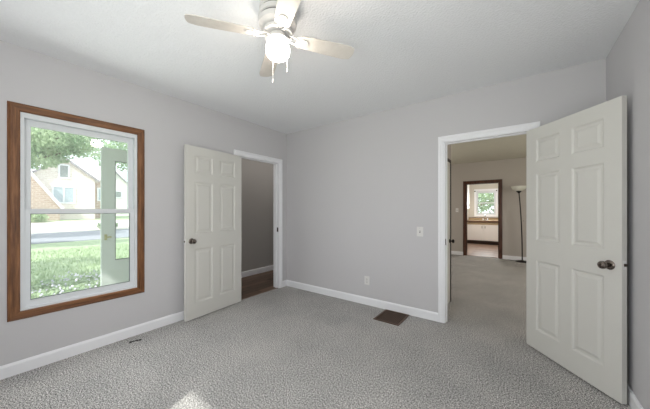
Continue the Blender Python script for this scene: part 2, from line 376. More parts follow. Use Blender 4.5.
baseboard('baseboard_living', mpB(8.35), [(-3.2, FD[0]-0.076), (FD[1]+0.076, 2.6)], 'white baseboard along the far taupe wall', 0.10)

# door casings and jambs (white)
CAS = [(0, 0), (0, 0.010), (0.012, 0.013), (0.030, 0.013), (0.040, 0.018), (0.058, 0.018), (0.061, 0.014), (0.061, 0)]
def doorway(name, mp, D, label, m=TRIM, depth=T, prof=CAS, zb=0):
    b = B(); frame_sweep(b, mp, D[0], D[1], zb, D[3], prof, closed=False)
    o = struct(name, b, m, label, 'door trim')
    j = B()
    for a0, a1, c0, c1 in ((D[0]-0.001, D[0]+0.012, zb, D[3]), (D[1]-0.012, D[1]+0.001, zb, D[3]), (D[0], D[1], D[3]-0.012, D[3]+0.001)):
        mbox(j, mp, a0, a1, 0.004, -depth-0.004, c0, c1)
    for a0, a1, c0, c1 in ((D[0]+0.012, D[0]+0.022, zb, D[3]-0.012), (D[1]-0.022, D[1]-0.012, zb, D[3]-0.012), (D[0]+0.022, D[1]-0.022, D[3]-0.022, D[3]-0.012)):
        mbox(j, mp, a0, a1, -0.045, -0.08, c0, c1)
    obj('door_jamb', j, m, o)
    return o
t1 = doorway('trim_1', mpL(XL), LD, 'white casing round the left doorway to the hall')
t2 = doorway('trim_2', mpB(YB), BD, 'white casing round the doorway in the back wall')
b = B(); box(b, XL-0.038, XL-0.008, LD[1]-0.0145, LD[1]-0.0115, 0.93, 1.0); obj('strike_plate', b, DNICKEL, t1)
b = B(); box(b, BD[0]+0.0115, BD[0]+0.0145, YB+0.004, YB+0.036, 0.89, 0.96); obj('strike_plate', b, DNICKEL, t2)
DPROF = [(0, 0), (0, 0.012), (0.02, 0.018), (0.06, 0.018), (0.074, 0.012), (0.074, 0)]
doorway('trim_3', mpB(8.35), FD, 'dark brown wood casing round the kitchen doorway', DARKWOOD, T, DPROF)
# threshold strips
b = B(); box(b, FD[0]+0.012, FD[1]-0.012, 8.385, 8.425, -0.002, 0.006)
struct('trim_4', b, BROWNM, 'narrow threshold strip under the kitchen doorway', 'threshold')

# ------------------------------------------------------------------ windows
def window_unit(name, mp, W, label, depth, casing=None, boards=None, split=1.28, m=VINYL, glass=GLASS, latch=True):
    u0, u1, z0, z1 = W
    f = B(); rectring(f, mp, u0, u1, z0, z1, 0.022, 0.022, 0.02, 0.04, 0.004, -depth)
    root = tag(obj(name, f, m), label, 'window', None, 'structure')
    a0, a1 = u0+0.022, u1-0.022
    # lower sash (inner), upper sash (outer)
    s = B(); rectring(s, mp, a0, a1, z0+0.02, split+0.02, 0.034, 0.034, 0.048, 0.04, -0.012, -0.042); ls = obj('lower_sash', s, m, root)
    g = B(); mbox(g, mp, a0+0.032, a1-0.032, -0.026, -0.029, z0+0.066, split-0.018); obj('pane', g, glass, ls)
    k = B(); rectring(k, mp, a0+0.034, a1-0.034, z0+0.068, split-0.02, 0.004, 0.004, 0.004, 0.004, -0.022, -0.032); obj('gasket', k, GASKET, ls)
    s = B(); rectring(s, mp, a0, a1, split-0.02, z1-0.04, 0.040, 0.040, 0.036, 0.050, -0.046, -0.076); us = obj('upper_sash', s, m, root)
    g = B(); mbox(g, mp, a0+0.038, a1-0.038, -0.060, -0.063, split+0.014, z1-0.088); obj('pane', g, glass, us)
    if latch:
        l = B(); c = (u0+u1)/2; mbox(l, mp, c-0.03, c+0.03, -0.014, -0.044, split+0.02, split+0.03); mbox(l, mp, c-0.008, c+0.03, -0.006, -0.03, split+0.03, split+0.038); obj('sash_lock', l, m, ls)
    if boards:
        prof = [(0, 0), (0, 0.012), (0.008, 0.018), (0.050, 0.020), (0.060, 0.013), (0.066, 0.006), (0.066, 0)]
        for i in range(4):
            c = B(); frame_sweep(c, mp, u0, u1, z0, z1, prof, True, i); obj('casing_board', c, boards[i % 2], root)
    elif casing:
        c = B(); frame_sweep(c, mp, u0, u1, z0, z1, [(0, 0), (0, 0.012), (0.02, 0.016), (0.07, 0.016), (0.07, 0)], True); obj('casing', c, casing, root)
    return root
window_unit('window_1', mpL(XL), WIN, 'white double-hung window in a brown wood casing on the left wall', T, latch=False, boards=(WOOD_V, WOOD_H))
window_unit('window_2', mpN(YN), NW, 'window behind the viewer letting the sun onto the carpet', 0.15, casing=TRIM)
window_unit('window_3', mpR(XR), RW, 'added window beside the viewer, out of sight', 0.15, casing=TRIM)  # unseen window added to carry the side fill
window_unit('window_4', mpR(2.6), (5.05, 6.55, 0.85, 2.15), 'added right window of the room behind, out of sight', T, casing=TRIM, split=1.5)  # unseen window added to light the room behind
window_unit('window_5', mpL(-3.2), (5.45, 6.95, 0.85, 2.15), 'added left window of the room behind, out of sight', T, casing=TRIM, split=1.5)  # also unseen, added as a light opening on the other side
kw = window_unit('window_6', mpB(12.1), KW, 'small white kitchen window over the sink counter', T, casing=TRIM, split=1.57)
for ux in (-1.37, -0.64):
    b = B(); box(b, ux-0.02, ux+0.02, 12.03, 12.085, 2.02, 2.06); obj('curtain_bracket', b, BLACK, kw)

# ------------------------------------------------------------------ six-panel doors
def six_panel(name, wd, ht, th, y0, m, label):
    # slab local: x 0..wd, y y0..y0+th, z 0.010..; both faces with moulded panels
    b = B(); zb = 0.0
    st, mu = 0.108, 0.10; pw = (wd-2*st-mu)/2
    cols = [(st, st+pw), (st+pw+mu, wd-st)]
    rows = [(0.18, 0.82), (1.00, 1.61), (1.715, 1.925)]
    k = ht/2.03; rows = [(a*k, c*k) for a, c in rows]
    xs = [0, cols[0][0], cols[0][1], cols[1][0], cols[1][1], wd]; zs = [0]+[v for r_ in rows for v in r_]+[ht]
    for y, sgn in ((y0, 1), (y0+th, -1)):
        for i in range(5):
            for j in range(7):
                x_0, x_1, z_0, z_1 = xs[i], xs[i+1], zs[j], zs[j+1]
                if i in (1, 3) and j in (1, 3, 5):
                    prev = None
                    for ins, dep in ((0, 0), (0.006, 0.003), (0.014, 0.010), (0.030, 0.010), (0.048, 0.003)):
                        q = [b.verts.new((px, y+sgn*dep, pz)) for px, pz in ((x_0+ins, z_0+ins), (x_1-ins, z_0+ins), (x_1-ins, z_1-ins), (x_0+ins, z_1-ins))]
                        if prev:
                            for t in range(4): b.faces.new((prev[t], prev[(t+1) % 4], q[(t+1) % 4], q[t]))
                        prev = q
                    b.faces.new(prev)
                else: b.faces.new([b.verts.new((px, y, pz)) for px, pz in ((x_0, z_0), (x_1, z_0), (x_1, z_1), (x_0, z_1))])
    for q in (((0, 0), (0, ht)), ((wd, 0), (wd, ht)), ((0, 0), (wd, 0)), ((0, ht), (wd, ht))):
        (xa, za), (xb, zb_) = q
        if xa == xb: b.faces.new([b.verts.new(p) for p in ((xa, y0, za), (xa, y0+th, za), (xa, y0+th, zb_), (xa, y0, zb_))])
        else: b.faces.new([b.verts.new(p) for p in ((xa, y0, za), (xb, y0, za), (xb, y0+th, za), (xa, y0+th, za))])
    bmesh.ops.remove_doubles(b, verts=b.verts[:], dist=0.0003)
    return tag(obj(name, b, m), label, 'door', None, 'structure')
def knob_set(door, x, z, yf, yb, m=NICKEL):
    for y, s in ((yf, -1), (yb, 1)):
        k = B()
        lathe(k, [(0.033, 0), (0.033, 0.004*s), (0.028, 0.009*s), (0.014, 0.012*s), (0.0115, 0.026*s), (0.013, 0.032*s), (0.022, 0.038*s), (0.0265, 0.046*s), (0.0275, 0.053*s), (0.025, 0.061*s), (0.017, 0.066*s), (0.006, 0.0675*s)], (x, y, z), 28, 'Y')
        kn = obj('door_knob', k, m, door, True)
        k = B(); lathe(k, [(0.006, 0), (0.006, 0.002*s), (0.003, 0.003*s)], (x, y+0.0675*s, z), 12, 'Y'); obj('lock_button', k, DNICKEL, kn, True)
def latch(door, x, y0, th, z):
    k = B(); c = y0+th/2
    box(k, x-0.0005, x+0.0015, c-0.0125, c+0.0125, z-0.029, z+0.029); lp = obj('latch_plate', k, PLASTIC, door)
    k = B(); box(k, x, x+0.009, c-0.006, c+0.006, z-0.009, z+0.009); obj('latch_bolt', k, DNICKEL, lp)
def hinges(door, y0, th, side):
    for z in (0.22, 1.02, 1.83):
        k = B(); y = y0 if side < 0 else y0+th
        lathe(k, [(0.007, -0.045), (0.007, 0.045)], (-0.005, y, z), 10); box(k, -0.0015, 0.0005, y0+0.003, y0+th-0.003, z-0.044, z+0.044)
        obj('hinge', k, NICKEL, door, True)
DH = 2.03
def place_door(d, x, y, dx, dy): d.location = (x, y, 0.012); d.rotation_euler = (0, 0, math.atan2(dy, dx))
d2 = six_panel('door_2', 0.787, DH, 0.035, 0.0, DOORW, 'white six-panel door standing open at the right, nearest the viewer')
place_door(d2, 0.071, 3.165, 0.615, -0.788); knob_set(d2, 0.787-0.072, 0.902, 0, 0.035); latch(d2, 0.787, 0, 0.035, 0.915); hinges(d2, 0, 0.035, 1)
d1 = six_panel('door_1', 0.80, DH, 0.035, -0.035, DOORW, 'white six-panel door folded back against the window wall')
place_door(d1, -3.118, 2.268, 0.068, -0.815); knob_set(d1, 0.80-0.068, 0.915, -0.035, 0.0); latch(d1, 0.80, -0.035, 0.035, 0.915); hinges(d1, -0.035, 0.035, -1)
# closet door just inside the next room
b = B(); box(b, PX, PX+0.006, 3.42, 4.00, 0.012, 1.95)
d3 = tag(obj('door_3', b, DOORW), 'narrow white closet door with dark edge seen through the back doorway', 'door', None, 'structure')
b = B(); box(b, PX, PX+0.012, 4.00, 4.05, 0.0, 1.99); box(b, PX, PX+0.012, 3.40, 4.00, 1.955, 1.99); obj('dark_stile', b, DKEDGE, d3)
b = B(); lathe(b, [(0.026, 0), (0.026, 0.006), (0.010, 0.010), (0.010, 0.030), (0.024, 0.038), (0.028, 0.050), (0.018, 0.062), (0.004, 0.064)], (PX+0.006, 3.955, 0.86), 24, 'X'); obj('door_knob', b, BLACK, d3, True)

# ------------------------------------------------------------------ ceiling fan
fan = tag(empty('ceiling_fan', (-1.238, 1.176, H)), 'white four-blade ceiling fan with a glowing round globe', 'ceiling fan')
b = B(); lathe(b, [(0.112, 0), (0.116, -0.006), (0.116, -0.030), (0.108, -0.034), (0.108, -0.040), (0.120, -0.046), (0.122, -0.075), (0.112, -0.080), (0.112, -0.086), (0.122, -0.092), (0.118, -0.118), (0.096, -0.138), (0.070, -0.146)], seg=48); housing = obj('motor_housing', b, FANW, fan, True)
for rr, zz in ((0.1095, -0.037), (0.1135, -0.083)):
    b = B(); lathe(b, [(rr, zz-0.0035), (rr+0.001, zz+0.0035)], seg=48); obj('vent_groove', b, FANVENT, housing)
b = B(); lathe(b, [(0.082, -0.146), (0.092, -0.150), (0.092, -0.166), (0.078, -0.172), (0.05, -0.174)], seg=40); obj('flywheel', b, FANW, fan, True)
b = B(); lathe(b, [(0.048, -0.172), (0.056, -0.178), (0.060, -0.195), (0.072, -0.204), (0.072, -0.214), (0.055, -0.220)], seg=40)
for i in range(3):
    a = R(30+120*i); lathe(b, [(0.004, 0.070), (0.004, 0.082), (0.007, 0.083), (0.007, 0.088)], (0, 0, -0.209), 8, 'X')
    for v in b.verts[-32:]:
        x, y = v.co.x, v.co.y; v.co.x, v.co.y = x*math.cos(a)-y*math.sin(a), x*math.sin(a)+y*math.cos(a)
obj('light_fitter', b, FANW, fan, True)
b = B(); lathe(b, [(0.050, -0.212), (0.054, -0.222), (0.067, -0.236), (0.075, -0.254), (0.0765, -0.274), (0.073, -0.296), (0.060, -0.315), (0.038, -0.328), (0.012, -0.333)], seg=40); obj('light_globe', b, GLOBE, fan, True)
for i, deg in enumerate((-126, -33, 57, 147)):
    a = R(deg); ca, sa = math.cos(a), math.sin(a)
    def rot(bm, z=0):
        for v in bm.verts:
            x, y = v.co.x, v.co.y
            zt = v.co.z - 0.014 - y*math.tan(R(11))
            v.co = Vector((x*ca-y*sa, x*sa+y*ca, zt))
    out = []
    for t in range(7): out.append((0.150+0.012*math.sin(PI*t/6)*-1, -0.046+0.092*t/6))   # root end
    top = [(0.20, 0.050), (0.30, 0.055), (0.40, 0.058), (0.48, 0.059)]
    tip = [(0.515+0.020*math.cos(t), 0.050*math.sin(t)) for t in [R(75-15*j) for j in range(11)]]
    bot = [(x, -y) for x, y in reversed(top)]
    b = B(); prism(b, [(x, y, -0.166) for x, y in out+top+tip+bot], (0, 0, -0.006)); rot(b); bl = obj('blade', b, BLADE, fan)
    b = B()
    med = [(0.165+0.038*math.cos(2*PI*k/20), 0.030*math.sin(2*PI*k/20)) for k in range(20)]
    prism(b, [(x, y, -0.1725) for x, y in med], (0, 0, -0.006))
    prism(b, [(x, y, -0.171) for x, y in ((0.125, -0.040), (0.150, -0.048), (0.150, 0.048), (0.125, 0.040), (0.118, 0))], (0, 0, -0.004))
    for s in (-1, 1): tube(b, [(0.070, 0.014*s, -0.160), (0.095, 0.026*s, -0.170), (0.120, 0.022*s, -0.176), (0.140, 0.012*s, -0.177)], 0.006, 8)
    for sx, sy in ((0.150, -0.016), (0.150, 0.016), (0.185, 0)): lathe(b, [(0.004, -0.178), (0.004, -0.181)], (sx, sy, 0), 8)
    rot(b); obj('blade_arm', b, FANW, bl)
for (cx, cy, ln) in ((-0.045, 0.012, 0.255), (0.008, 0.050, 0.185)):
    b = B(); z0 = -0.205
    tube(b, [(cx*0.9, cy*0.9, z0), (cx*1.35, cy*1.35, z0-0.012), (cx*1.45, cy*1.45, z0-0.03), (cx*1.45, cy*1.45, z0-ln+0.03)], 0.0011, 6); ch = obj('pull_chain', b, FANW, fan)
    b = B(); lathe(b, [(0.002, 0.0), (0.004, -0.006), (0.005, -0.022), (0.003, -0.028)], (cx*1.45, cy*1.45, z0-ln+0.032), 12); obj('chain_pull', b, FANW, ch, True)

# ------------------------------------------------------------------ switch plates, outlet
def plate(name, mp, u, z, label, cat, kind='switch', gang=1):
    p0 = mp(u, 0, z-0.0575); r_ = tag(empty(name, p0), label, cat); P = Vector(p0)
    def mk(nm, m, parent, *bx):
        b_ = B()
        for a in bx:
            q0, q1 = Vector(mp(a[0], a[2], a[4]))-P, Vector(mp(a[1], a[3], a[5]))-P
            if a[-1] == 'b': bbx(b_, q0.x, q1.x, q0.y, q1.y, q0.z, q1.z, 0.0015) if False else bbx(b_, min(q0.x, q1.x), max(q0.x, q1.x), min(q0.y, q1.y), max(q0.y, q1.y), q0.z, q1.z, 0.0015)
            else: box(b_, q0.x, q1.x, q0.y, q1.y, q0.z, q1.z)
        return obj(nm, b_, m, parent)
    hw = 0.037*gang
    mk('wall_plate', PLASTIC, r_, (u-hw, u+hw, 0, 0.006, z-0.0575, z+0.0575, 'b'))
    if kind == 'switch':
        for g in range(gang):
            c = u+(g-(gang-1)/2)*0.046
            mk('toggle_slot', SLOT, r_, (c-0.006, c+0.006, 0.006, 0.0066, z-0.013, z+0.013))
            mk('toggle', PLASTIC, r_, (c-0.004, c+0.004, 0.006, 0.018, z+0.001, z+0.010))
    else:
        for dz in (-0.0195, 0.0195):
            s = mk('socket', PLASTIC, r_, (u-0.017, u+0.017, 0.006, 0.0078, z+dz-0.014, z+dz+0.014))
            mk('slots', SLOT, s, (u-0.009, u-0.006, 0.0078, 0.0082, z+dz-0.003, z+dz+0.008), (u+0.006, u+0.009, 0.0078, 0.0082, z+dz-0.003, z+dz+0.008), (u-0.003, u+0.003, 0.0078, 0.0082, z+dz-0.010, z+dz-0.005))
    mk('plate_screws', SLOT, r_, (u-0.002, u+0.002, 0.006, 0.0064, z+0.040, z+0.044) if kind == 'switch' else (u-0.002, u+0.002, 0.006, 0.0064, z-0.002, z+0.002))
    return r_
plate('light_switch', mpB(YB), -0.944, 1.03, 'white light switch on the grey wall left of the back doorway', 'light switch')
plate('wall_outlet', mpB(YB), -1.652, 0.33, 'white wall outlet low on the grey wall above the baseboard', 'outlet', 'outlet')
plate('light_switch', mpB(8.35), -1.40, 1.285, 'white light switch on the taupe wall beside the kitchen doorway', 'light switch', gang=1)

# ------------------------------------------------------------------ floor register
rx0, rx1, ry0, ry1 = -1.372, -1.062, 2.83, 3.195
reg = tag(empty('floor_register', ((rx0+rx1)/2, (ry0+ry1)/2, 0)), 'brown metal floor vent in the carpet against the back baseboard', 'floor vent')
hx, hy = (rx1-rx0)/2, (ry1-ry0)/2
b = B()
for a in ((-hx, hx, -hy, -hy+0.022), (-hx, hx, hy-0.022, hy), (-hx, -hx+0.022, -hy+0.022, hy-0.022), (hx-0.022, hx, -hy+0.022, hy-0.022)): bbx(b, *a, 0.0005, 0.009, 0.002)
obj('register_frame', b, BROWNM, reg)
b = B(); n = 13
for i in range(1, n): x = -hx+0.022+(2*hx-0.044)*i/n; box(b, x-0.0018, x+0.0018, -hy+0.02, hy-0.02, 0.002, 0.005)
for i in range(1, 15): y = -hy+0.022+(2*hy-0.044)*i/15; box(b, -hx+0.02, hx-0.02, y-0.0018, y+0.0018, 0.002, 0.0048)
obj('grille', b, BROWNM, reg)
b = B(); box(b, -hx+0.02, hx-0.02, -hy+0.02, hy-0.02, 0.0005, 0.0018); obj('damper', b, DUCT, reg)

# ------------------------------------------------------------------ cable stub on the carpet
cb = tag(empty('cable_stub', (-3.015, 0.97, 0)), 'short black cable end lying on the carpet by the left baseboard', 'cable')
b = B(); tube(b, [(-0.012, -0.035, 0.006), (-0.008, -0.02, 0.009), (0.0, 0.005, 0.008), (0.007, 0.03, 0.007)], 0.0045, 8); obj('cable', b, BLACK, cb, True)
b = B(); tube(b, [(-0.014, -0.046, 0.007), (-0.009, -0.028, 0.007)], 0.0075, 8); obj('connector', b, BLACK, cb, True)
b = B(); tube(b, [(0.007, 0.03, 0.007), (0.012, 0.046, 0.007)], 0.006, 8); obj('end_cap', b, BLACK, cb, True)

# ------------------------------------------------------------------ floor lamp in the room behind
lamp = tag(empty('floor_lamp', (0.100, 8.16, 0)), 'black floor lamp with white bowl shade beside the open right door', 'floor lamp')
b = B(); lathe(b, [(0.14, 0.001), (0.142, 0.012), (0.13, 0.022), (0.05, 0.030), (0.02, 0.045), (0.012, 0.05)], seg=40); obj('base', b, BLACK, lamp, True)
def lx(z): t = z/1.75; return -0.085*t**2.2
b = B(); tube(b, [(lx(z)*0.8, lx(z)*0.3, z) for z in [0.03+1.70*i/14 for i in range(15)]], 0.013, 12); obj('pole', b, BLACK, lamp, True)
ox, oy = lx(1.73)*0.8, lx(1.73)*0.3
b = B(); lathe(b, [(0.014, 1.70), (0.022, 1.715), (0.040, 1.735), (0.062, 1.765), (0.055, 1.772)], (ox, oy, 0), 28); obj('shade_holder', b, BLACK, lamp, True)
b = B(); lathe(b, [(0.050, 1.762), (0.095, 1.780), (0.135, 1.812), (0.160, 1.855), (0.168, 1.885), (0.164, 1.885), (0.155, 1.856), (0.130, 1.818), (0.090, 1.787), (0.045, 1.770)], (ox, oy, 0), 36); obj('bowl_shade', b, SHADE, lamp, True)
b = B(); tube(b, [(0.012, -0.0, 1.02), (0.03, -0.0, 1.02)], 0.006, 8)
obj('switch_knob', b, BLACK, lamp)
b = B(); tube(b, [(-0.05, 8.16, 0.006), (-0.14, 8.22, 0.006), (-0.20, 8.29, 0.007)], 0.004, 6)
tag(obj('power_cord', b, BLACK, origin='base'), 'black power cord on the carpet by the floor lamp base', 'cord')

# ------------------------------------------------------------------ kitchen
cab = tag(empty('base_cabinet', (-0.7, 11.75, 0)), 'white kitchen base cabinet with two doors seen through the far doorway', 'cabinet')
X0, X1 = -1.60, 0.4
def lb(bm, x0, x1, y0, y1, z0, z1): box(bm, x0+0.7, x1+0.7, y0-11.75, y1-11.75, z0, z1)
b = B(); lb(b, X0, X1, 11.47, 12.08, 0.13, 0.86); obj('body', b, CABW, cab)
b = B(); lb(b, X0, X1, 11.52, 12.08, 0.0, 0.13); lb(b, X0, X1, 11.46, 11.52, 0.085, 0.135); obj('toe_kick', b, TOE, cab)
b = B(); lb(b, X0, X1, 11.455, 11.47, 0.735, 0.83); obj('drawer_rail', b, TAN, cab)
xm = -1.02
for x0, x1, hxp in ((xm-0.44, xm-0.003, xm-0.05), (xm+0.003, xm+0.44, xm+0.05), (xm+0.446, X1, xm+0.5)):
    b = B(); lb(b, x0, x1, 11.45, 11.47, 0.145, 0.725); dd = obj('cabinet_door', b, CABW, cab)
    b = B(); t = [(hxp+0.7, 11.45-11.75, 0.60), (hxp+0.7, 11.425-11.75, 0.61), (hxp+0.7, 11.425-11.75, 0.67), (hxp+0.7, 11.45-11.75, 0.68)]; tube(b, t, 0.007, 8); obj('pull_handle', b, DNICKEL, dd)
b = B(); box(b, X0, X1, 11.43, 12.09, 0.865, 0.885); ct = tag(obj('countertop', b, TAN, origin='base'), 'tan countertop with dark wood edge under the kitchen window', 'countertop')
b = B(); box(b, -(X1-X0)/2, (X1-X0)/2, -0.345, -0.33, -0.03, 0.025); obj('wood_edge', b, COUNTER, ct)
b = B(); box(b, -(X1-X0)/2, (X1-X0)/2, 0.315, 0.329, 0.02, 0.11); obj('backsplash', b, TAN, ct)
b = B(); box(b, -(X1-X0)/2, (X1-X0)/2, 0.305, 0.329, 0.11, 0.125); obj('backsplash_cap', b, COUNTER, ct)
fa = tag(empty('sink_faucet', (-1.0, 11.93, 0.886)), 'chrome faucet on the kitchen counter below the window', 'faucet')
b = B(); box(b, -0.10, 0.10, -0.025, 0.025, 0, 0.012); lathe(b, [(0.02, 0.012), (0.016, 0.05)], seg=16); obj('faucet_base', b, CHROME, fa)
b = B(); tube(b, [(0, 0, 0.04), (0, 0, 0.17), (0, -0.03, 0.215), (0, -0.09, 0.225), (0, -0.14, 0.20), (0, -0.15, 0.16)], 0.011, 10); obj('spout', b, CHROME, fa, True)
for s in (-1, 1):
    b = B(); lathe(b, [(0.014, 0.012), (0.018, 0.04), (0.022, 0.05), (0.012, 0.06)], (0.08*s, 0, 0), 14); obj('tap_handle', b, CHROME, fa, True)
uc = tag(empty('upper_cabinet', (-1.565, 11.45, 1.33)), 'narrow white upper cabinet hanging on the left kitchen wall', 'cabinet')
b = B(); box(b, -0.054, 0.020, -0.30, 0.30, 0, 1.05); obj('body', b, CABW, uc)
b = B(); box(b, 0.020, 0.038, -0.295, -0.003, 0.01, 1.04); obj('cabinet_door', b, CABW, uc)
b = B(); box(b, 0.020, 0.038, 0.003, 0.295, 0.01, 1.04); obj('cabinet_door', b, CABW, uc)

# ------------------------------------------------------------------ outdoors: ground, road, driveway
G = -0.5
b = B()
prof = [(-4.6, G), (-19.5, G-0.02), (-30.5, G), (-36, -0.2), (-40, 0.2), (-90, 0.6)]
def gz(x):
    for (xa, za), (xb, zb_) in zip(prof, prof[1:]):
        if xb <= x <= xa: return za+(zb_-za)*(x-xa)/(xb-xa)
    return G
for (xa, za), (xb, zb_) in zip(prof, prof[1:]):
    b.faces.new([b.verts.new(p) for p in ((xa, -60, za), (xb, -60, zb_), (xb, 70, zb_), (xa, 70, za))])
b.faces.new([b.verts.new(p) for p in ((40, -60, G), (-4.6, -60, G), (-4.6, 70, G), (40, 70, G))])
bmesh.ops.remove_doubles(b, verts=b.verts[:], dist=0.001)
tag(obj('ground_lawn', b, GRASS), 'green lawn spreading from the window to the road and houses', 'lawn', None, 'structure')
b = B()
b.faces.new([b.verts.new(p) for p in ((-20.6, -60, G+0.02), (-29.5, -60, G+0.02), (-29.5, 70, G+0.02), (-20.6, 70, G+0.02))])
ex = bmesh.ops.extrude_face_region(b, geom=b.faces[:]); [setattr(v, 'co', v.co+Vector((0, 0, -0.15))) for v in ex['geom'] if isinstance(v, bmesh.types.BMVert)]
tag(obj('road', b, ROAD), 'blue grey shaded road beyond the lawn', 'road', None, 'structure')
b = B()
for xa, xb in ((-29.9, -30.5), (-30.5, -36), (-36, -38.6)):
    box(b, xb, xa, -60, 70, gz(xb)-0.2, gz(xb)+0.0)
    for v in b.verts[-8:]:
        v.co.z = gz(v.co.x)+(0.03 if v.co.z > gz(xb)-0.05 else -0.15)
tag(obj('driveway', b, DRIVE), 'bright sunlit pale pavement on the far side of the road', 'pavement', None, 'structure')

# leaves, grass, flowers
def leaf_quads(bm, n, cen, rad, size, mi=0, flat=0.5, rnd=random):
    for _ in range(n):
        while True:
            p = Vector((rnd.uniform(-1, 1), rnd.uniform(-1, 1), rnd.uniform(-1, 1)))
            if 0.25 < p.length < 1: break
        c = Vector((cen[0]+p.x*rad[0], cen[1]+p.y*rad[1], cen[2]+p.z*rad[2])); s = size*rnd.uniform(0.6, 1.3)
        u = Vector((rnd.gauss(0, 1), rnd.gauss(0, 1), rnd.gauss(0, 1))).normalized(); v = u.orthogonal().normalized()
        vs_ = [bm.verts.new(c+q) for q in (-u*s, -v*s*0.45+u*s*0.1, u*s, v*s*0.45+u*s*0.1)]
        f = bm.faces.new(vs_); f.material_index = mi
def tree(name, base, trunk_h, r_trunk, blobs, m, label, nleaf, size):
    root = tag(empty(name, base), label, 'tree', None)
    b = B(); pts = [(0, 0, -0.1), (0.05, 0, trunk_h*0.5), (0, 0.1, trunk_h)]; tube(b, pts, r_trunk, 10, [r_trunk*1.2, r_trunk, r_trunk*0.75])
    for cx, cy, cz, rx_, ry_, rz_ in blobs:
        tube(b, [(0, 0.05, trunk_h*0.85), (cx*0.5, cy*0.5, (cz+trunk_h)/2-0.2), (cx, cy, cz)], 0.1, 6, [r_trunk*0.55, r_trunk*0.35, 0.04])
    obj('trunk', b, BARK, root, True)
    b = B(); tot = sum(q[3]*q[4]*q[5] for q in blobs)
    for q in blobs: leaf_quads(b, int(nleaf*q[3]*q[4]*q[5]/tot), q[:3], q[3:], size)
    obj('foliage', b, m, root, recalc=False)
    return root
def ray(px, py, t):   # a point t metres deep in front of the window view
    u = (px-325)/262; v = (210-py)/262
    return Vector(((0.806*u-0.5915)*t, (0.5915*u+0.806)*t, EYE+v*t))

# tree over the road, trunk to the left of the window view
def blob_at(base, px, py, t, r): p = ray(px, py, t)-Vector(base); return (p.x, p.y, p.z, *r)
base = (-31.5, -2.5, gz(-31.5))
tree('broadleaf_tree', base, 3.4, 0.24, [blob_at(base, *q) for q in ((40, 136, 19, (1.8, 1.8, 1.1)), (62, 137, 18.5, (2.2, 1.8, 1.1)), (80, 149, 19, (0.9, 1.3, 0.6)), (57, 156, 19.2, (1.0, 0.9, 0.6)), (33, 152, 18, (1.5, 1.5, 1.2)))], LEAF2, 'light green tree whose branches hang across the top of the window view', 3600, 0.17)
base = (-64, 7, gz(-64))
tree('broadleaf_tree', base, 5, 0.35, [blob_at(base, *q) for q in ((35, 145, 46, (4, 4, 3.5)), (52, 138, 46, (4, 4, 3.5)), (75, 134, 46, (4, 4, 3)))], LEAF3, 'blue green tree rising behind the pale brick gable', 4200, 0.34)
base = (-70, 34, gz(-70))
tree('broadleaf_tree', base, 5, 0.35, [blob_at(base, *q) for q in ((103, 153, 62, (3, 3.5, 3.4)), (122, 154, 62, (4, 4.5, 4)), (142, 150, 62, (4, 6, 5)))], LEAF1, 'green tree above the roof seen past the storm door', 3000, 0.34)
# near tree south of the view whose crown dapples the lawn
tree('broadleaf_tree', (-8.5, -4.5, G), 3.0, 0.2, [(0, 0, 4.6, 2.0, 2.2, 1.1), (-2.0, 1.8, 4.4, 1.6, 1.6, 0.9), (1.2, 2.0, 4.3, 1.3, 1.5, 0.9)], LEAF1, 'green tree shading the near lawn, left of the window view', 3000, 0.17)
tree('broadleaf_tree', (-17.5, -6.5, G), 3.4, 0.22, [(0, 0, 5.4, 2.0, 2.4, 1.2), (-0.5, 3, 5.2, 1.8, 2.4, 1.1), (0.5, 5.5, 5.5, 1.5, 1.6, 0.9)], LEAF1, 'green tree shading the far lawn, left of the window view', 3400, 0.2)
tree('broadleaf_tree', (-20.3, -10, G), 3.8, 0.24, [(-3.2, 0, 6.2, 2.8, 3.2, 1.4), (-3.4, 4.5, 6.4, 2.9, 3.0, 1.3), (-3.6, 8.5, 6.6, 2.9, 3.0, 1.3)], LEAF1, 'roadside tree shading the road, left of the window view', 5200, 0.22)
base = (-2.6, 20.5, G)
tree('broadleaf_tree', base, 2.2, 0.2, [(0.2, 0, 3.0, 1.6, 1.5, 1.5), (1.5, 0.3, 2.6, 1.0, 1.0, 1.2), (-1.4, 0, 2.4, 1.2, 1.1, 1.2)], LEAF1, 'green tree outside the small kitchen window', 2200, 0.14)

b = B(); rnd = random.Random(3)
for _ in range(9000):
    x = -7.0-rnd.random()**1.5*7.6; y = rnd.uniform(-2.5, 4.5)+(-x-7)*0.05; h_ = rnd.uniform(0.05, 0.13); x -= 1.9; a = rnd.uniform(0, PI); s = 0.012
    dx, dy = math.cos(a)*s, math.sin(a)*s; lx_, ly_ = rnd.uniform(-0.05, 0.05), rnd.uniform(-0.05, 0.05)
    b.faces.new([b.verts.new(p) for p in ((x-dx, y-dy, G), (x+dx, y+dy, G), (x+lx_, y+ly_, G+h_))])
tag(obj('grass_blades', b, BLADEG, recalc=False), 'longer grass blades on the lawn below the window', 'grass', None, 'stuff')
b = B()
for _ in range(1500):
    x = rnd.uniform(-8.6, -5.9); y = rnd.uniform(-1.2, 2.6); h_ = rnd.uniform(0.10, 0.30)
    for k in range(4):
        a = rnd.uniform(0, 2*PI); L_ = rnd.uniform(0.10, 0.20); d = Vector((math.cos(a), math.sin(a), 0)); s = Vector((-d.y, d.x, 0))*0.02
        c = Vector((x, y, G)); f = b.faces.new([b.verts.new(p) for p in (c, c+d*L_*0.5+s+Vector((0, 0, h_*0.8)), c+d*L_+Vector((0, 0, h_*0.7)), c+d*L_*0.5-s+Vector((0, 0, h_*0.8)))]); f.material_index = 0
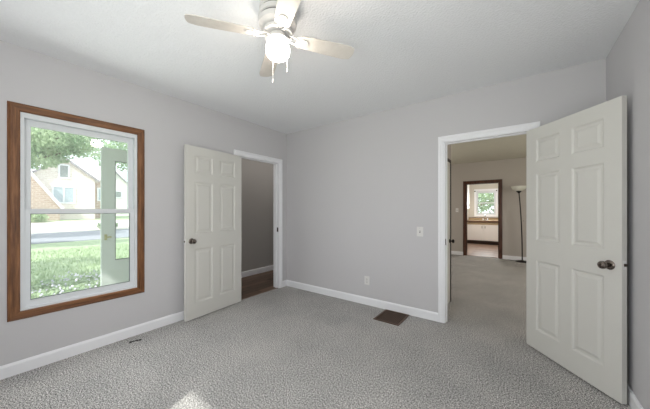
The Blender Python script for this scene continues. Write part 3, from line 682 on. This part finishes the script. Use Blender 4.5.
for _ in range(700):
    x = rnd.uniform(-8.6, -6.2); y = rnd.uniform(-1.6, 3.2); z = G+rnd.uniform(0.12, 0.36)
    c = Vector((x, y, z)); s = 0.022
    for k in range(3):
        u = Vector((rnd.gauss(0, 1), rnd.gauss(0, 1), rnd.gauss(0, 1))).normalized()*s; v = u.orthogonal().normalized()*s
        f = b.faces.new([b.verts.new(p) for p in (c-u, c-v, c+u, c+v)]); f.material_index = 1
    f = b.faces.new([b.verts.new(p) for p in ((x-0.003, y, G), (x+0.003, y, G), (x, y, z))]); f.material_index = 0
tag(obj('flowering_groundcover', b, [LEAF2, PETAL], recalc=False), 'leafy groundcover with small white flowers below the window', 'flowers', None, 'stuff')

# ------------------------------------------------------------------ houses across the road
def P(px, py, X):
    u = (px-325)/262; t = X/(0.806*u-0.5915)
    return Vector((X, (0.5915*u+0.806)*t, EYE+(210-py)/262*t))
def gable_house(name, X, Ya, Yb, z0, ze, zp, depth, wallm, label, rake_t=0.22):
    root = tag(empty(name, (X, (Ya+Yb)/2, z0)), label, 'house'); ym = (Ya+Yb)/2; w2 = (Yb-Ya)/2
    b = B(); prism(b, [(0, -w2, -0.3), (0, w2, -0.3), (0, w2, ze-z0), (0, 0, zp-z0), (0, -w2, ze-z0)], (-depth, 0, 0)); obj('wall', b, wallm, root)
    sl = (zp-ze)/w2; o_ = 0.35
    b = B()
    for s in (-1, 1): prism(b, [(0.35, s*(w2+o_), ze-z0-sl*o_+0.02), (0.35, 0, zp-z0+0.02), (0.35, 0, zp-z0+0.2), (0.35, s*(w2+o_), ze-z0-sl*o_+0.2)], (-depth-0.7, 0, 0))
    rf = obj('roof', b, ROOFM, root)
    b = B()
    for s in (-1, 1): prism(b, [(0.36, s*(w2+o_), ze-z0-sl*o_-0.02), (0.36, 0, zp-z0-0.02), (0.36, 0, zp-z0+rake_t), (0.36, s*(w2+o_), ze-z0-sl*o_+rake_t)], (0.05, 0, 0))
    obj('rake_board', b, RAKE, rf)
    return root
def house_window(root, X, ya, yb, za, zb_, glassm, cols=1):
    L0 = root.location
    b = B(); rectring(b, lambda u, n, z: (X-L0.x+n, u-L0.y, z-L0.z), ya-0.14, yb+0.14, za-0.14, zb_+0.14, 0.14, 0.14, 0.14, 0.14, 0.0, 0.08)
    for k in range(1, cols): mbox(b, lambda u, n, z: (X-L0.x+n, u-L0.y, z-L0.z), ya+(yb-ya)*k/cols-0.06, ya+(yb-ya)*k/cols+0.06, 0.0, 0.07, za, zb_)
    f = obj('window_frame', b, VINYL, root)
    b = B(); mbox(b, lambda u, n, z: (X-L0.x+n, u-L0.y, z-L0.z), ya, yb, 0.0, 0.03, za, zb_); obj('pane', b, glassm, f)
HX = -41.0
pk, ev = P(64, 159, HX), P(95, 180, HX)
hw = ev.y-pk.y
h1 = gable_house('brick_house', HX, pk.y-hw, pk.y+hw, gz(HX), ev.z, pk.z, 10, BRICKP, 'pale brick house with a broad gable and attic window across the road')
a, c = P(60, 177, HX), P(68, 166, HX); house_window(h1, HX, a.y, c.y, a.z, c.z, DARKGL2)
a, c = P(53.5, 202, HX), P(73.5, 188, HX); house_window(h1, HX, a.y, c.y, a.z, c.z, DARKGL, 2)
# entry gable in front, its right slope crossing the left of the view
HE = -39.6
q1, q2 = P(31, 176, HE), P(60, 208, HE); sl = (q1.z-q2.z)/(q2.y-q1.y)
pkY = q1.y-1.2; pkZ = q1.z+1.2*sl
L0 = h1.location
b = B(); prism(b, [(HE-L0.x, q2.y-L0.y, -0.2), (HE-L0.x, q2.y-L0.y, q2.z-L0.z), (HE-L0.x, pkY-L0.y, pkZ-L0.z), (HE-L0.x, 2*pkY-q2.y-L0.y, q2.z-L0.z), (HE-L0.x, 2*pkY-q2.y-L0.y, -0.2)], (-1.38, 0, 0)); eb = obj('entry_gable', b, BRICKT, h1)
b = B()
for s in (-1, 1):
    prism(b, [(HE+0.3-L0.x, pkY+s*(q2.y-pkY+0.3)-L0.y, q2.z-0.3*sl-L0.z), (HE+0.3-L0.x, pkY-L0.y, pkZ-L0.z), (HE+0.3-L0.x, pkY-L0.y, pkZ+0.45-L0.z), (HE+0.3-L0.x, pkY+s*(q2.y-pkY+0.3)-L0.y, q2.z-0.3*sl+0.45-L0.z)], (-1.65, 0, 0))
obj('entry_roof', b, ROOFM, eb)
# right wing with tan wall
wa, wb = P(94, 205, HX-1.5), P(106, 181, HX-1.5)
b = B(); box(b, HX-9-L0.x, HX-1.5-L0.x, wa.y+0.05-L0.y, wb.y+0.0-L0.y, -0.3, wb.z-L0.z); wg = obj('side_wing', b, BRICKT, h1)
b = B(); prism(b, [(HX-1.1-L0.x, wa.y-0.4-L0.y, wb.z-L0.z), (HX-5.2-L0.x, wa.y-0.4-L0.y, P(90, 160, HX-5).z-L0.z), (HX-9-L0.x, wa.y-0.4-L0.y, wb.z-L0.z)], (0, wb.y+0.3-wa.y, 0)); obj('side_roof', b, ROOFM, wg)
a, c = P(98.5, 200, HX-1.5), P(102, 189, HX-1.5); house_window(h1, HX-1.5, a.y, c.y, a.z, c.z, DARKGL)
# second house seen through the storm door glass
HS = -53.0
pk, ev = P(112, 170, HS), P(129, 186, HS); hw = ev.y-pk.y
h2 = gable_house('siding_house', HS, pk.y-hw, pk.y+hw, gz(HS), ev.z, pk.z, 6, SIDING, 'pale house with a dark roof edge seen past the storm door')
a, c = P(116, 197, HS), P(121, 192, HS); house_window(h2, HS, a.y, c.y, a.z, c.z, DARKGL2)
# shrub by the pavement
for (px_, t_, sc, lab) in ((108, 23.5, 0.75, 'small round shrub beyond the road beside the storm door'), (36, 26, 0.9, 'bushy shrub at the foot of the entry gable')):
    p = ray(px_, 220, t_); sh = tag(empty('shrub', (p.x, p.y, gz(p.x))), lab, 'shrub')
    b = B(); leaf_quads(b, 500, (0, 0, sc*0.55), (sc, sc, sc*0.55), 0.12); obj('foliage', b, LEAF2, sh, recalc=False)
    b = B(); tube(b, [(0, 0, -0.05), (0.02, 0, sc*0.5)], 0.04, 6); obj('stem', b, BARK, sh)

# ------------------------------------------------------------------ porch step and storm door by the window
b = B(); box(b, -4.9, XL-T-0.01, 1.62, 1.95, G-0.02, 0.05)
tag(obj('porch_slab', b, CONC), 'concrete porch slab below the storm door', 'porch', None, 'structure')
SX = -4.66
sdr = tag(empty('storm_door', (SX, 1.94, 0.2)), 'pale storm door with tall glass standing open outside the left window', 'storm door')
def sb(bm, y0, y1, z0, z1, x0=-0.018, x1=0.018): box(bm, x0, x1, y0-1.94, y1-1.94, z0-0.2, z1-0.2)
y0, y1, z0, z1 = 1.092, 1.93, 0.235, 2.165; gy0, gy1, gz0, gz1 = 1.245, 1.80, 0.575, 1.99
b = B()
for a in ((y0, gy0, z0, z1), (gy1, y1, z0, z1), (gy0, gy1, z0, gz0), (gy0, gy1, gz1, z1)): sb(b, *a)
obj('door_frame', b, STORM, sdr)
b = B(); sb(b, gy0-0.004, gy1+0.004, gz0-0.004, gz1+0.004, -0.003, 0.003); obj('glass_panel', b, GLASS2, sdr)
b = B()
for a in ((gy0, gy0+0.008, gz0, gz1), (gy1-0.008, gy1, gz0, gz1), (gy0, gy1, gz0, gz0+0.012), (gy0, gy1, gz1-0.008, gz1)): sb(b, *a, 0.016, 0.024)
obj('glazing_bead', b, GASKET, sdr)
b = B(); sb(b, 1.125, 1.155, 0.87, 0.95, 0.018, 0.03); sb(b, 1.13, 1.20, 0.90, 0.92, 0.03, 0.05); obj('door_handle', b, BRASS, sdr)
b = B()
for zz in (0.5, 1.2, 1.9): sb(b, 1.925, 1.96, zz, zz+0.08)
obj('hinge_leaves', b, NICKEL, sdr)
